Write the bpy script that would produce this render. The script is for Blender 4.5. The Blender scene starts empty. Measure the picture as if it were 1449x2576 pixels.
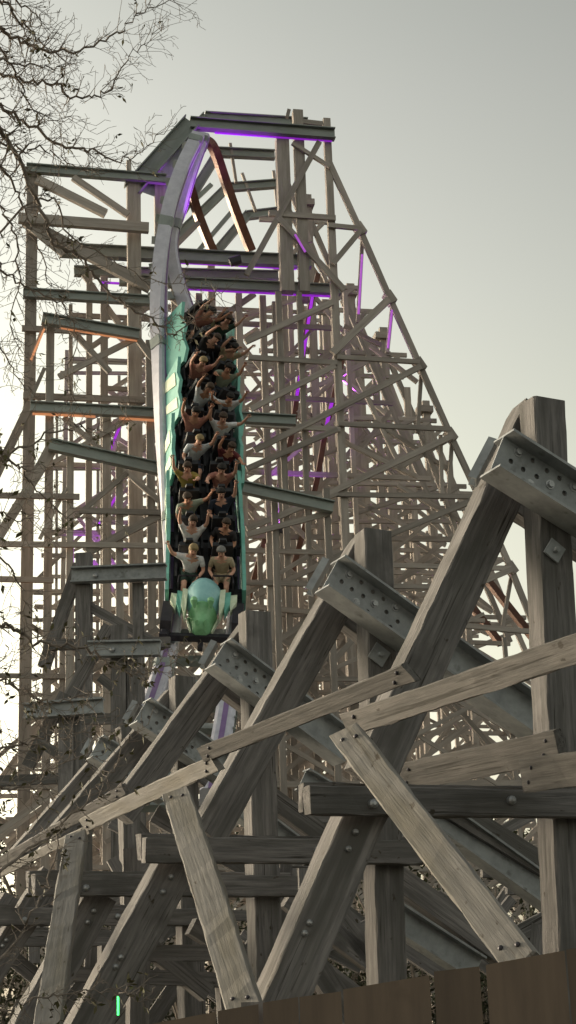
import bpy, bmesh, math, random
from mathutils import Vector as V, Matrix as M
random.seed(7)
S = bpy.context.scene
COL = S.collection
R = math.radians

# ------------------------------------------------------------------ camera
CX, CY, F = 724.5, 1288.0, 4240.0
CAM = V((0, 0, 1.6))
ROT = M.Rotation(R(90 + 17.7), 3, 'X') @ M.Rotation(R(-2.0), 3, 'Z')
FWD = ROT @ V((0, 0, -1))
def ray(u, v): return ROT @ V(((u - CX) / F, -(v - CY) / F, -1))
def at(u, v, Y):                       # the point on the line of sight (u, v) that stands Y metres ahead
    d = ray(u, v); return CAM + d * (Y / d.y)
def mpp(p): return (p - CAM).dot(FWD) / F      # metres per pixel at p
class Plane:                           # a vertical plane a bent stands in
    def __init__(s, x, y, psi): s.o = V((x, y, 0)); s.n = V((math.sin(R(psi)), -math.cos(R(psi)), 0)); s.t = V((math.cos(R(psi)), math.sin(R(psi)), 0))
    def at(s, u, v, dn=0):
        d = ray(u, v); return CAM + d * ((s.o + s.n * dn - CAM).dot(s.n) / d.dot(s.n))
cam = bpy.data.cameras.new('camera'); co = bpy.data.objects.new('camera', cam); COL.objects.link(co)
co.matrix_world = M.Translation(CAM) @ ROT.to_4x4()
cam.sensor_fit = 'VERTICAL'; cam.sensor_height = 24; cam.lens = 12 / (1288 / F); cam.clip_end = 3000
S.camera = co

# ------------------------------------------------------------------ materials
def mat(name, col, rough=.8, metal=0, col2=None, scale=(3, 3, 3), var=0, bump=0, emit=None, dirt=None, detail=5, crack=None):
    m = bpy.data.materials.new(name); m.use_nodes = True; nt = m.node_tree; N = nt.nodes; L = nt.links
    b = N['Principled BSDF']; b.inputs['Roughness'].default_value = rough; b.inputs['Metallic'].default_value = metal
    b.inputs['Base Color'].default_value = (*col, 1)
    if emit:
        b.inputs['Emission Color'].default_value = (*col, 1); b.inputs['Emission Strength'].default_value = emit
    if col2:
        tc = N.new('ShaderNodeTexCoord'); mp = N.new('ShaderNodeMapping'); mp.inputs['Scale'].default_value = scale
        oi = N.new('ShaderNodeObjectInfo'); add = N.new('ShaderNodeVectorMath'); mul = N.new('ShaderNodeMath'); mul.operation = 'MULTIPLY'; mul.inputs[1].default_value = 37
        L.new(oi.outputs['Random'], mul.inputs[0]); L.new(tc.outputs['Object'], add.inputs[0]); L.new(mul.outputs[0], add.inputs[1])
        L.new(add.outputs[0], mp.inputs['Vector'])
        no = N.new('ShaderNodeTexNoise'); no.inputs['Scale'].default_value = 1; no.inputs['Detail'].default_value = detail; no.inputs['Roughness'].default_value = .65
        L.new(mp.outputs[0], no.inputs['Vector'])
        cr = N.new('ShaderNodeValToRGB'); cr.color_ramp.elements[0].position = .34; cr.color_ramp.elements[1].position = .66
        cr.color_ramp.elements[0].color = (*col2, 1); cr.color_ramp.elements[1].color = (*col, 1)
        L.new(no.outputs[0], cr.inputs[0]); out = cr.outputs[0]
        if dirt:
            n2 = N.new('ShaderNodeTexNoise'); n2.inputs['Scale'].default_value = dirt[0]; n2.inputs['Detail'].default_value = 4
            L.new(add.outputs[0], n2.inputs['Vector'])
            c2 = N.new('ShaderNodeValToRGB'); c2.color_ramp.elements[0].position = dirt[2]; c2.color_ramp.elements[1].position = dirt[2] + .16
            L.new(n2.outputs[0], c2.inputs[0])
            mx = N.new('ShaderNodeMix'); mx.data_type = 'RGBA'; L.new(c2.outputs[0], mx.inputs[0]); L.new(out, mx.inputs[6]); mx.inputs[7].default_value = (*dirt[1], 1)
            out = mx.outputs[2]
        if crack:
            for scv, p0_, p1_, cc in crack:
                m2 = N.new('ShaderNodeMapping'); m2.inputs['Scale'].default_value = scv; L.new(add.outputs[0], m2.inputs['Vector'])
                n3 = N.new('ShaderNodeTexNoise'); n3.inputs['Scale'].default_value = 1; n3.inputs['Detail'].default_value = 3; L.new(m2.outputs[0], n3.inputs['Vector'])
                c3 = N.new('ShaderNodeValToRGB'); c3.color_ramp.elements[0].position = p0_; c3.color_ramp.elements[1].position = p1_; L.new(n3.outputs[0], c3.inputs[0])
                m3 = N.new('ShaderNodeMix'); m3.data_type = 'RGBA'; L.new(c3.outputs[0], m3.inputs[0]); m3.inputs[6].default_value = (*cc, 1); L.new(out, m3.inputs[7]); out = m3.outputs[2]
        if var:
            hs = N.new('ShaderNodeHueSaturation'); mr = N.new('ShaderNodeMapRange'); mr.inputs[3].default_value = 1 - var; mr.inputs[4].default_value = 1 + var
            L.new(oi.outputs['Random'], mr.inputs[0]); L.new(mr.outputs[0], hs.inputs['Value']); L.new(out, hs.inputs['Color']); out = hs.outputs[0]
        L.new(out, b.inputs['Base Color'])
        if bump:
            bp = N.new('ShaderNodeBump'); bp.inputs['Strength'].default_value = bump; bp.inputs['Distance'].default_value = .01
            L.new(no.outputs[0], bp.inputs['Height']); L.new(bp.outputs[0], b.inputs['Normal'])
    return m
WS = (38, 38, 2.2)
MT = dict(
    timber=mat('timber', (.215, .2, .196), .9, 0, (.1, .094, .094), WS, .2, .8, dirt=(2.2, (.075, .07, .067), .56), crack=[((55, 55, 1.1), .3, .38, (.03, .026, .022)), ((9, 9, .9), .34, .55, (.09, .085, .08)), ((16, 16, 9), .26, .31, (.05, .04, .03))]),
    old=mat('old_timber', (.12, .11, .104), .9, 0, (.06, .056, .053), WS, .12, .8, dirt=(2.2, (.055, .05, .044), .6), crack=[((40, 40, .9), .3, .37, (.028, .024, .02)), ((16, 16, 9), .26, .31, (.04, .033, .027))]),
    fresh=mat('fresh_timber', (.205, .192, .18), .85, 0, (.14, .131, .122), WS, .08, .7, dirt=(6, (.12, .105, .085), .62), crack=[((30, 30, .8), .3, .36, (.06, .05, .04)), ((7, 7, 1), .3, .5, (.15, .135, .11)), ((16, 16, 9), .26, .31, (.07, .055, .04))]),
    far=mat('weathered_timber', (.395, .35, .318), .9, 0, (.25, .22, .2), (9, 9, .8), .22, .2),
    galv=mat('galvanised_steel', (.31, .325, .335), .55, .1, (.2, .21, .22), (6, 6, 6), .06, .15, dirt=(9, (.11, .112, .11), .6)),
    steel=mat('painted_steel', (.29, .315, .3), .55, .25, (.21, .23, .22), (4, 4, 1.2), .1, .1),
    rail=mat('lilac_rail', (.6, .59, .66), .4, .15, (.48, .47, .54), (4, 4, 4), 0, .05),
    railp=mat('purple_rail', (.25, .16, .34), .45, .2, (.2, .12, .28), (4, 4, 4)),
    rust=mat('rust_rail', (.15, .07, .045), .34, .55, (.075, .032, .02), (5, 5, 2), .05, .1),
    bolt=mat('bolt_steel', (.4, .41, .42), .45, .6, (.22, .22, .23), (30, 30, 30)),
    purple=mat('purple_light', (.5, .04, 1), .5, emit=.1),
    purpled=mat('dim_purple_wash', (.7, .16, 1), .5, emit=.065),  # glowing colour for the purple light that falls on struts and posts
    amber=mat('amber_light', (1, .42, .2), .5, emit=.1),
    green=mat('green_light', (.05, .9, .15), .5, emit=1.0),
    fence=mat('brown_paint', (.14, .1, .072), .85, 0, (.098, .07, .052), (9, 9, 1), .22, .35, dirt=(3, (.05, .038, .028), .6)),
    bark=mat('bark', (.24, .2, .17), .95, 0, (.12, .1, .085), (20, 20, 20), 0, .4),
    leaf=mat('leaf', (.1, .1, .035), .8, 0, (.06, .05, .025), (9, 9, 9)),
    farleaf=mat('far_leaf', (.065, .07, .035), .9, 0, (.035, .04, .024), (.7, .7, .7)),
    ground=mat('earth', (.055, .05, .035), .95, 0, (.03, .03, .02), (.3, .3, .3), 0, .3),
    teal=mat('teal_paint', (.19, .5, .42), .4, 0, (.13, .4, .33), (3, 3, 3)),
    greenp=mat('green_paint', (.27, .55, .3), .4, 0, (.17, .42, .2), (4, 4, 4)),
    blue=mat('blue_paint', (.33, .6, .62), .4, 0, (.24, .5, .52), (4, 4, 4)),
    cream=mat('cream_paint', (.75, .8, .64), .5, 0, (.6, .68, .48), (5, 5, 5)),
    black=mat('black_vinyl', (.018, .019, .023), .6, 0, (.01, .01, .012), (9, 9, 9)),
    iron=mat('dark_iron', (.05, .045, .055), .5, .5, (.03, .028, .035), (6, 6, 6)),
)
# ------------------------------------------------------------------ helpers
def put(name, me, m, parent=None, smooth=False):
    o = bpy.data.objects.new(name, me); COL.objects.link(o)
    if m is not None and not me.materials: me.materials.append(m)
    if parent: o.parent = parent
    if smooth:
        for p in me.polygons: p.use_smooth = True
    return o
def tag(o, label=None, cat=None, group=None, kind=None):
    for k, x in (('label', label), ('category', cat), ('group', group), ('kind', kind)):
        if x: o[k] = x
    return o
def thing(name, label, cat, loc, group=None):
    o = bpy.data.objects.new(name, None); COL.objects.link(o); o.location = loc; o.empty_display_size = .3
    return tag(o, label, cat, group)
def mesh_of(verts, faces):
    me = bpy.data.meshes.new('m'); me.from_pydata([tuple(v) for v in verts], [], faces); me.update(); return me
def prism(sec, L, c0=0, c1=0):
    n = len(sec); vs = [(x, y, x * c0) for x, y in sec] + [(x, y, L + x * c1) for x, y in sec]
    fs = [tuple(reversed(range(n))), tuple(range(n, 2 * n))] + [(i, (i + 1) % n, n + (i + 1) % n, n + i) for i in range(n)]
    return mesh_of(vs, fs)
def rect(w, t, c=0):
    w /= 2; t /= 2
    if not c: return [(-w, -t), (w, -t), (w, t), (-w, t)]
    return [(-w + c, -t), (w - c, -t), (w, -t + c), (w, t - c), (w - c, t), (-w + c, t), (-w, t - c), (-w, -t + c)]
def isec(h, b, tw=.012, tf=.018):      # height along x, flange depth along y
    h /= 2; b /= 2; tw /= 2
    return [(-h, -b), (-h + tf, -b), (-h + tf, -tw), (h - tf, -tw), (h - tf, -b), (h, -b), (h, b), (h - tf, b), (h - tf, tw), (-h + tf, tw), (-h + tf, b), (-h, b)]
def usec(h, b, tf=.012):
    h /= 2; b /= 2
    return [(-h, -b), (h, -b), (h, b), (h - tf, b), (h - tf, -b + tf), (-h + tf, -b + tf), (-h + tf, b), (-h, b)]
def orient(o, p0, z, n):               # local z along the member, local y toward n
    z = z.normalized(); y = (n - z * n.dot(z)).normalized(); x = y.cross(z)
    mx = M((x, y, z)).transposed().to_4x4(); mx.translation = p0 - (o.parent.location if o.parent and not o.parent.parent else V((0, 0, 0)))
    o.matrix_basis = mx; return o
def rough(sec, L, c0=0, c1=0, amp=.0035):
    rg = random.Random(int(L * 1e4)); n = len(sec); k = max(2, int(L / .11)); vs = []; fs = []
    wx, wy = rg.uniform(-.006, .006), rg.uniform(-.006, .006)
    for i in range(k + 1):
        f = i / k; e = amp * (1.6 if i in (0, k) else 1); bx, by = wx * math.sin(math.pi * f), wy * math.sin(math.pi * f)
        vs += [(x + bx + rg.gauss(0, e * .7), y + by + rg.gauss(0, e * .7), f * L - (1 - f) * x * -c0 + f * x * c1 + (rg.gauss(0, e) if i in (0, k) else 0)) for x, y in sec]
    for i in range(k):
        for j in range(n): j2 = (j + 1) % n; fs.append((i * n + j, i * n + j2, (i + 1) * n + j2, (i + 1) * n + j))
    fs += [tuple(reversed(range(n))), tuple(range(k * n, k * n + n))]
    return mesh_of(vs, fs)
def beam(th, part, a, b, w, t, n, m, c=0, c0=0, c1=0, sec=None):
    d = b - a
    o = put(part, rough(rect(w, t, c), d.length, c0, c1) if c and not sec else prism(sec or rect(w, t, c), d.length, c0, c1), MT[m], th)
    return orient(o, a, d, n)
def tube(pts, rads, sides=6):
    vs, fs = [], []; n = len(pts)
    for i, p in enumerate(pts):
        d = (pts[min(i + 1, n - 1)] - pts[max(i - 1, 0)]).normalized()
        x = d.cross(V((.31, .2, .93))).normalized(); y = d.cross(x)
        for k in range(sides):
            a = 2 * math.pi * k / sides; vs.append(p + (x * math.cos(a) + y * math.sin(a)) * rads[i])
    for i in range(n - 1):
        for k in range(sides):
            k2 = (k + 1) % sides; fs.append((i * sides + k, i * sides + k2, (i + 1) * sides + k2, (i + 1) * sides + k))
    fs += [tuple(reversed(range(sides))), tuple(range((n - 1) * sides, n * sides))]
    return vs, fs
class MB:
    def __init__(s): s.v = []; s.f = []; s.m = []
    def add(s, vf, mi=0):
        k = len(s.v); s.v += [V(p) for p in vf[0]]; s.f += [tuple(i + k for i in f) for f in vf[1]]; s.m += [mi] * len(vf[1]); return s
    def box(s, cx, cy, cz, sx, sy, sz, mi=0, tx=1, ty=1):    # tx/ty taper of the top
        x, y, z = sx / 2, sy / 2, sz / 2
        vs = [(cx - x, cy - y, cz - z), (cx + x, cy - y, cz - z), (cx + x, cy + y, cz - z), (cx - x, cy + y, cz - z),
              (cx - x * tx, cy - y * ty, cz + z), (cx + x * tx, cy - y * ty, cz + z), (cx + x * tx, cy + y * ty, cz + z), (cx - x * tx, cy + y * ty, cz + z)]
        return s.add((vs, [(3, 2, 1, 0), (4, 5, 6, 7), (0, 1, 5, 4), (1, 2, 6, 5), (2, 3, 7, 6), (3, 0, 4, 7)]), mi)
    def mesh(s, mats=None):
        me = mesh_of(s.v, s.f)
        if mats:
            for x in mats: me.materials.append(x)
            me.polygons.foreach_set('material_index', s.m)
        return me
def spline(P, n=8):                    # Catmull-Rom through tuples/vectors
    out = []
    for i in range(len(P) - 1):
        p0, p1, p2, p3 = P[max(i - 1, 0)], P[i], P[i + 1], P[min(i + 2, len(P) - 1)]
        for k in range(n):
            t = k / n; out.append(.5 * ((2 * p1) + (p2 - p0) * t + (2 * p0 - 5 * p1 + 4 * p2 - p3) * t * t + (3 * p1 - p0 - 3 * p2 + p3) * t ** 3))
    return out + [P[-1]]

# ------------------------------------------------------------------ ground
gm = MB(); G = [-600, -200, -80, -30, 0, 30, 80, 200, 600]
for i in range(8):
    for j in range(8):
        k = len(gm.v); x0, x1, y0, y1 = G[i], G[i + 1], G[j] + 100, G[j + 1] + 100
        gm.add(([(x0, y0, 0), (x1, y0, 0), (x1, y1, 0), (x0, y1, 0)], [(0, 1, 2, 3)]))
tag(put('ground', gm.mesh(), MT['ground']), kind='structure')

# ------------------------------------------------------------------ near bents: each a raking post, an upright, a drilled steel beam
PSI = 25; SP = 2.4
def near_plane(k): return Plane(1.33 - math.sin(R(PSI)) * SP * k, 10.6 + math.cos(R(PSI)) * SP * k, PSI)
UPZ = V((0, 0, 1))
def ground_below(p): return V((p.x, p.y, 0))
def drilled_beam(th, a, b, n, h=.3, fl=.25, holes=1):
    d = (b - a); L = d.length
    o = put('steel_beam', prism(isec(h, fl), L), MT['galv'], th); orient(o, a, d, n)
    bm = bmesh.new(); rr = random.Random(3); bolts = []
    for i in range(17):
        x = (-.08, .005, .085)[i % 3] + rr.uniform(-.012, .012); z = .07 + .036 * i + rr.uniform(-.012, .012)
        if i % 4 == 2: bolts.append((x, z)); continue
        bmesh.ops.create_cone(bm, cap_ends=True, segments=10, radius1=.019, radius2=.019, depth=.05, matrix=M.Translation((x, 0, z)) @ M.Rotation(R(90), 4, 'X'))
    cu = bpy.data.meshes.new('c'); bm.to_mesh(cu); bm.free(); c = put('cut', cu, None)
    c.matrix_world = M.Identity(4)
    tmp = put('tmp', o.data, None); md = tmp.modifiers.new('b', 'BOOLEAN'); md.object = c; md.operation = 'DIFFERENCE'; md.solver = 'EXACT'
    dg = bpy.context.evaluated_depsgraph_get(); dg.update()
    o.data = bpy.data.meshes.new_from_object(tmp.evaluated_get(dg))
    bpy.data.objects.remove(tmp); bpy.data.objects.remove(c)
    for x, z in bolts:
        for k in (0, 1):
            mb = MB()
            vs = [(x + .022 * math.cos(a * math.pi / 3), y, z + .022 * math.sin(a * math.pi / 3)) for y in (.006, .03) for a in range(6)]
            mb.add((vs, [(5, 4, 3, 2, 1, 0), (6, 7, 8, 9, 10, 11)] + [(i, (i + 1) % 6, 6 + (i + 1) % 6, 6 + i) for i in range(6)]))
            vs = [(x + .033 * math.cos(a * math.pi / 8), y, z + .033 * math.sin(a * math.pi / 8)) for y in (.006, .012) for a in range(16)]
            mb.add((vs, [tuple(range(15, -1, -1)), tuple(range(16, 32))] + [(i, (i + 1) % 16, 16 + (i + 1) % 16, 16 + i) for i in range(16)]))
            put('bolt', mb.mesh(), MT['bolt'], o); break
    return o
def plate(th, p, n, ang, s=.12):
    mb = MB(); mb.box(0, 0, 0, s, .014, s)
    vs = [(.02 * math.cos(a * math.pi / 3), y, .02 * math.sin(a * math.pi / 3)) for y in (.007, .045) for a in range(6)]
    mb.add((vs, [(5, 4, 3, 2, 1, 0), (6, 7, 8, 9, 10, 11)] + [(i, (i + 1) % 6, 6 + (i + 1) % 6, 6 + i) for i in range(6)]))
    o = put('washer_plate', mb.mesh(), MT['galv'], th)
    t = n.cross(UPZ).normalized() * -1
    orient(o, p, t * math.sin(R(ang)) + UPZ * math.cos(R(ang)), n); return o
def bolt_on(th, p, n, r=.035):
    mb = MB(); vs, fs = tube([V((0, -.01, 0)), V((0, .02, 0)), V((0, .034, 0))], [r, r * .9, r * .35], 10); mb.add((vs, fs))
    orient(put('bolt', mb.mesh(), MT['bolt'], th), p, UPZ, n)

NB = [ # lean top, lean bottom, lean px | upright top, upright px, foot u | steel a, steel b | plate
 dict(k=0, lean=((1345, 1042), (925, 1960)), lw=100, up=((1363, 1014), (1440, 2620)), uw=90, st=((1250, 1140), (1560, 1336)), pl=(1395, 1385),
      sub=((1268, 1250), (1560, 1440)), stub=((1240, 1112), (1188, 1212)), ledg=((772, 2014), (1600, 2026)), lw2=74,
      lean2=((912, 2030), (684, 2560)), l2w=110),
 dict(k=1, lean=((926, 1370), (520, 2105)), lw=78, up=((938, 1341), (977, 2600)), uw=76, st=((830, 1444), (1360, 1822)), pl=(954, 1647),
      sub=((845, 1535), (1040, 1690)), stub=((822, 1412), (778, 1490)), ledg=((364, 2139), (1065, 2146)), lw2=64,
      lean2=((452, 2150), (200, 2620)), l2w=95),
 dict(k=2, lean=((636, 1584), (300, 2050)), lw=66, up=((640, 1542), (672, 2600)), uw=68, st=((548, 1645), (872, 1888)), pl=(692, 1795),
      sub=((560, 1725), (700, 1830)), stub=((540, 1618), (508, 1676)), ledg=((84, 2226), (745, 2230)), lw2=55,
      lean2=((250, 2250), (60, 2600)), l2w=80),
 dict(k=3, lean=((440, 1754), (140, 2110)), lw=56, up=((457, 1705), (482, 2500)), uw=54, st=((352, 1790), (610, 1968)), pl=None,
      sub=((360, 1850), (520, 1962)), stub=((342, 1768), (316, 1815)), ledg=((-50, 2306), (508, 2308)), lw2=44,
      lean2=((130, 2200), (-60, 2500)), l2w=65),
 dict(k=4, lean=((300, 1860), (40, 2160)), lw=46, up=((318, 1830), (335, 2400)), uw=44, st=((238, 1880), (420, 1992)), pl=None,
      sub=((240, 1925), (380, 2010)), stub=((230, 1862), (210, 1900)), ledg=((-60, 2361), (290, 2362)), lw2=40,
      lean2=((30, 2260), (-120, 2500)), l2w=55),
]
LBL = ['tall near timber bent with steel beam end at right edge of photo', 'timber bent with longest drilled steel beam, between tall right bent and the train',
       'timber bent just below the nose of the train, drilled beam tilted', 'timber bent left of the pale rails below the train, half hidden by raking post', 'smallest near timber bent, behind bare twigs']
for d, lb in zip(NB, LBL):
    k = d['k']; P = near_plane(k); n = P.n; q = P.at
    foot = ground_below(q(*d['up'][1]))
    th = thing('trestle_bent', lb, 'trestle bent', foot, 'near timber trestle bents')
    mp = mpp(q(*d['up'][0]))
    def bar(part, ab, wpx, t, dn, m, ext=None, **kw):
        a, b = q(*ab[0], dn), q(*ab[1], dn); return beam(th, part, a, b, wpx * mpp(a), t, n, m, .008, **kw)
    bar('raking_post', d['lean'], d['lw'], .2, -.14, 'timber')
    ut = q(*d['up'][0], .1); ub = q(*d['up'][1], .1); ub = ut + (ub - ut) * ((ut.z + .02) / (ut.z - ub.z))
    beam(th, 'upright_post', ut, ub, d['uw'] * mp, .2, n, 'timber', .01)
    a, b = q(*d['st'][0], .35), q(*d['st'][1], .35)
    st = drilled_beam(th, a, b, n)
    dd = (b - a).normalized(); beam(th, 'hole_backing', a + dd * .03 - n * .04, a + dd * .82 - n * .04, .25, .06, n, 'timber')  # backing added behind the web to keep bright background out of the drilled holes
    bar('packing_timber', d['sub'], 70 * .0026 / mp, .14, -.36, 'timber')
    a, b = q(*d['stub'][0], -.1), q(*d['stub'][1], -.1)
    beam(th, 'channel_stub', a, b, 0, 0, -n * .6 - P.t * 1.0, 'galv', sec=usec(.1, .06))
    if d['pl']: plate(th, q(*d['pl'], .225), n, 35, 44 * mp)
    L = d['ledg']
    bar('ledger', (L[0], L[1]), d['lw2'], .09, .28, 'timber')
    bar('ledger', ((L[0][0] - 14, L[0][1] - 8), (L[1][0] - 20, L[1][1] - 8)), d['lw2'], .09, -.31, 'timber')
    bar('raking_post', d['lean2'], d['l2w'], .2, .05, 'timber')
    lb_ = d['lean2']
    for s in (.12, .2, .55, .6): bolt_on(th, q(lb_[0][0] + (lb_[1][0] - lb_[0][0]) * s + (8 if s < .3 else -10), lb_[0][1] + (lb_[1][1] - lb_[0][1]) * s, .155), n, .02)
    for s in (.2, .62):
        bolt_on(th, q(L[0][0] + (L[1][0] - L[0][0]) * s, L[0][1] + 12 - 20 * s, .33), n, .03)
# planks and pale braces tying the near bents together
def nails(o, w, y, L):
    for z in (.1, L - .12):
        for x in (-.2, .22):
            mb = MB(); mb.add(tube([V((0, 0, 0)), V((0, .007, 0)), V((0, .012, 0))], [.013, .012, .005], 8))
            c = put('bolt', mb.mesh(), MT['iron'], o); c.location = (x * w, y, z + x * .12)
def nearbar(name, lab, cat, a, ka, b, kb, wpx, t, m, dn=.42, grp=None, c0=0, c1=0, nrm=None):
    pa = near_plane(ka).at(*a, dn); pb = near_plane(kb).at(*b, dn)
    nn = nrm or (CAM - (pa + pb) / 2).normalized()
    o = put(name, rough(rect(wpx * mpp(pa), t, .006), (pb - pa).length, c0, c1), MT[m]); orient(o, pa, pb - pa, nn); nails(o, wpx * mpp(pa), t / 2, (pb - pa).length)
    return tag(o, lab, cat, grp)
g1 = 'long planks tying the near bents'
side = V((-.9, -.43, .05))
nearbar('timber_plank', 'long weathered plank crossing the right raking post and running off the right edge', 'plank', (876, 1822), -.12, (1600, 1582), -1.2, 60, .05, 'old', .45, g1, -.4, 0)
nearbar('timber_plank', 'long weathered plank crossing the middle of the picture, its end against the tall raking post', 'plank', (512, 1897), .9, (1034, 1690), -.05, 42, .05, 'old', .44, g1, -.3, -.5)
nearbar('timber_plank', 'pale plank continuing left of the pale middle brace head', 'plank', (214, 2074), 1.9, (545, 1918), .85, 37, .05, 'fresh', .43, g1, -.3, -.4)
nearbar('timber_plank', 'grey plank behind the pale one, sloping down to the left edge', 'plank', (-60, 2205), 3.2, (316, 1984), 1.9, 25, .05, 'timber', .42, g1)
nearbar('timber_plank', 'thin pale plank at left edge where the plank line ends', 'plank', (-60, 2228), 3.1, (225, 2085), 1.95, 20, .05, 'fresh', .40, g1)
nearbar('timber_plank', 'short thick plank behind the widest pale brace, above the long ledger', 'plank', (1015, 1955), .6, (1412, 1874), -.1, 72, .07, 'old', .2, g1)
nearbar('timber_plank', 'thick plank end at right edge over the long ledger', 'plank', (1322, 1952), -.05, (1600, 1915), -.5, 82, .07, 'old', .36, g1)
def brace(lab, a, ka, b, Yb, wpx, c0=0, c1=0):
    pa = near_plane(ka).at(*a, .5); pb = at(*b, Yb)
    o = put('pale_brace', rough(rect(wpx * mpp(pa), .09, .008), (pb - pa).length, c0, c1), MT['fresh']); orient(o, pa, pb - pa, (CAM - (pa + pb) / 2).normalized() + V((-.12, 0, .05)))
    nails(o, wpx * mpp(pa), .045, (pb - pa).length)
    return tag(o, lab, 'timber brace', 'pale raking braces')
brace('widest pale new timber brace running down to the fence at right', (872, 1846), -.2, (1325, 2436), 7.6, 76, .45)
brace('pale new timber brace in the middle, standing on the fence line', (446, 2000), .85, (622, 2560), 9.2, 70, .3)
brace('pale timber brace near the left edge, partly behind twigs', (192, 2108), 1.9, (112, 2640), 10.8, 54, -.35)
# dark members low down behind the ledgers
thl = thing('lower_framing', 'dark sloping steel and timber framing low behind the ledgers', 'framing', V((.6, 13.6, 0)))
PB, PA, PC = near_plane(1.25), near_plane(.3), near_plane(2.3)
for P, a, b, w, m, sec in ((PB, (1040, 2010), (1460, 2310), 0, 'galv', isec(.24, .19)), (PB, (1105, 2020), (1560, 2300), 60, 'timber', None),
                     (PB, (985, 2200), (1300, 2430), 60, 'timber', None), (PB, (960, 2285), (1200, 2440), 0, 'galv', isec(.22, .16)),
                     (PC, (600, 1950), (820, 2110), 50, 'timber', None), (PC, (590, 2020), (760, 2150), 0, 'galv', isec(.22, .16)),
                     (PC, (800, 2240), (980, 2470), 60, 'timber', None), (PC, (720, 2260), (930, 2420), 50, 'timber', None),
                     (PC, (740, 2350), (880, 2560), 60, 'timber', None), (PC, (480, 2330), (700, 2470), 44, 'timber', None), (PC, (545, 2250), (570, 2580), 34, 'timber', None),
                     (PC, (310, 2330), (520, 2500), 44, 'timber', None), (PC, (350, 2290), (345, 2600), 50, 'timber', None), (PC, (760, 1960), (1010, 2110), 0, 'galv', isec(.22, .16)),
                     (PC, (250, 2400), (720, 2395), 40, 'timber', None), (PC, (150, 2450), (680, 2470), 36, 'timber', None)):
    a, b = P.at(*a), P.at(*b); beam(thl, 'sloping_beam' if sec else 'sloping_timber', a, b, w * mpp(a), .12, P.n, m, 0, sec=sec)

rf = random.Random(5)
tf = thing('low_framing', 'tangle of dark posts and struts behind the near bents at lower left', 'framing', V((-1, 22, 0)))
for i in range(58):
    P = Plane(-1, 18 + 1.5 * (i % 6), 12); u = rf.uniform(-60, 760); v = rf.uniform(max(1900, 2330 - u * 1.3 if u < 330 else 2040), 2520)
    an = R(rf.choice((0, 2, 88, 90, 92, 35, 30, -38, 55, -55, 60, 125)) + rf.uniform(-4, 4)); ln = rf.uniform(110, 340)
    a, b = P.at(u, v), P.at(u + ln * math.cos(an), v + ln * math.sin(an))
    if min(a.z, b.z) < .05: continue
    beam(tf, 'strut', a, b, rf.uniform(.1, .2), .1, P.n, 'timber')
tf2 = thing('low_framing', 'dark struts low behind the right ledgers and pale brace', 'framing', V((2, 20, 0)))
for i in range(34):
    P = Plane(1, 18 + 1.7 * (i % 5), 14); u = rf.uniform(640, 1400); v = rf.uniform(2090, 2420)
    an = R(rf.choice((0, 2, 90, 92, 35, 33, 38, -30, 55, 125)) + rf.uniform(-4, 4)); ln = rf.uniform(110, 340)
    a, b = P.at(u, v), P.at(u + ln * math.cos(an), v + ln * math.sin(an))
    if min(a.z, b.z) < .05: continue
    beam(tf2, 'strut', a, b, rf.uniform(.1, .2), .1, P.n, 'timber')
PG = near_plane(.8); ga, gb = PG.at(297, 2506, .45), PG.at(297, 2554, .45)
gt = put('light_tube', MB().add(tube([V((0, 0, 0)), gb - ga], [.007, .007], 8)).mesh(), MT['green']); gt.location = ga
tag(gt, 'short glowing green light tube low in the left framing', 'light')
# ------------------------------------------------------------------ fence
FP = Plane(0, 6.6, 2)
fth = thing('wooden_fence', 'dark brown board fence with stepped top in the bottom corner', 'fence', V((0, 6.6, 0)))
for u0, u1, v0, v1 in ((360, 543, 2580, 2545), (548, 650, 2543, 2526), (661, 750, 2522, 2508), (753, 858, 2508, 2494), (863, 1080, 2489, 2453), (1091, 1206, 2444, 2431), (1222, 1420, 2427, 2391), (1424, 1640, 2389, 2350)):
    a, b = FP.at(u0, v0), FP.at(u1, v1); a0, b0 = FP.at(u0, v0, -.025), FP.at(u1, v1, -.025)
    vs = [V((a.x, a.y, 0)), V((b.x, b.y, 0)), b, a, V((a0.x, a0.y, 0)), V((b0.x, b0.y, 0)), b0, a0]
    o = put('board', mesh_of([p - fth.location for p in vs], [(0, 1, 2, 3), (7, 6, 5, 4), (3, 2, 6, 7), (1, 5, 6, 2), (0, 3, 7, 4), (0, 4, 5, 1)]), MT['fence'], fth)
for z in (.35, 1.25):
    beam(fth, 'rail', V((-.7, 6.7, z)), V((1.6, 6.78, z)), .09, .05, V((0, -1, 0)), 'fence')
for x in (-.2, .79):
    a = V((x, 6.735 + .035 * x, 0)); beam(fth, 'fence_post', a, a + V((0, 0, 1.78)), .09, .07, V((0, -1, 0)), 'timber')

# ------------------------------------------------------------------ tower
TP = 11
def tplane(D): return Plane(0, D, TP)
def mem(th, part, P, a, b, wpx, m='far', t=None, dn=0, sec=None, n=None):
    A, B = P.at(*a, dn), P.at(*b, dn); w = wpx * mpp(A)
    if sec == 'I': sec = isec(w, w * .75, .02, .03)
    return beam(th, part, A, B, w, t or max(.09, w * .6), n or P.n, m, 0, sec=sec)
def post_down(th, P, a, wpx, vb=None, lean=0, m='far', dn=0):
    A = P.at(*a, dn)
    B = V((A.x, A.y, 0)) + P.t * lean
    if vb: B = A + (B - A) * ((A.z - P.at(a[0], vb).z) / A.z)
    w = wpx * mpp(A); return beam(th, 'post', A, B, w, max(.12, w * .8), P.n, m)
GT = 'timber bents of the tower'
def foot(P, u): p = P.at(u, 1500); return V((p.x, p.y, 0))
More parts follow.
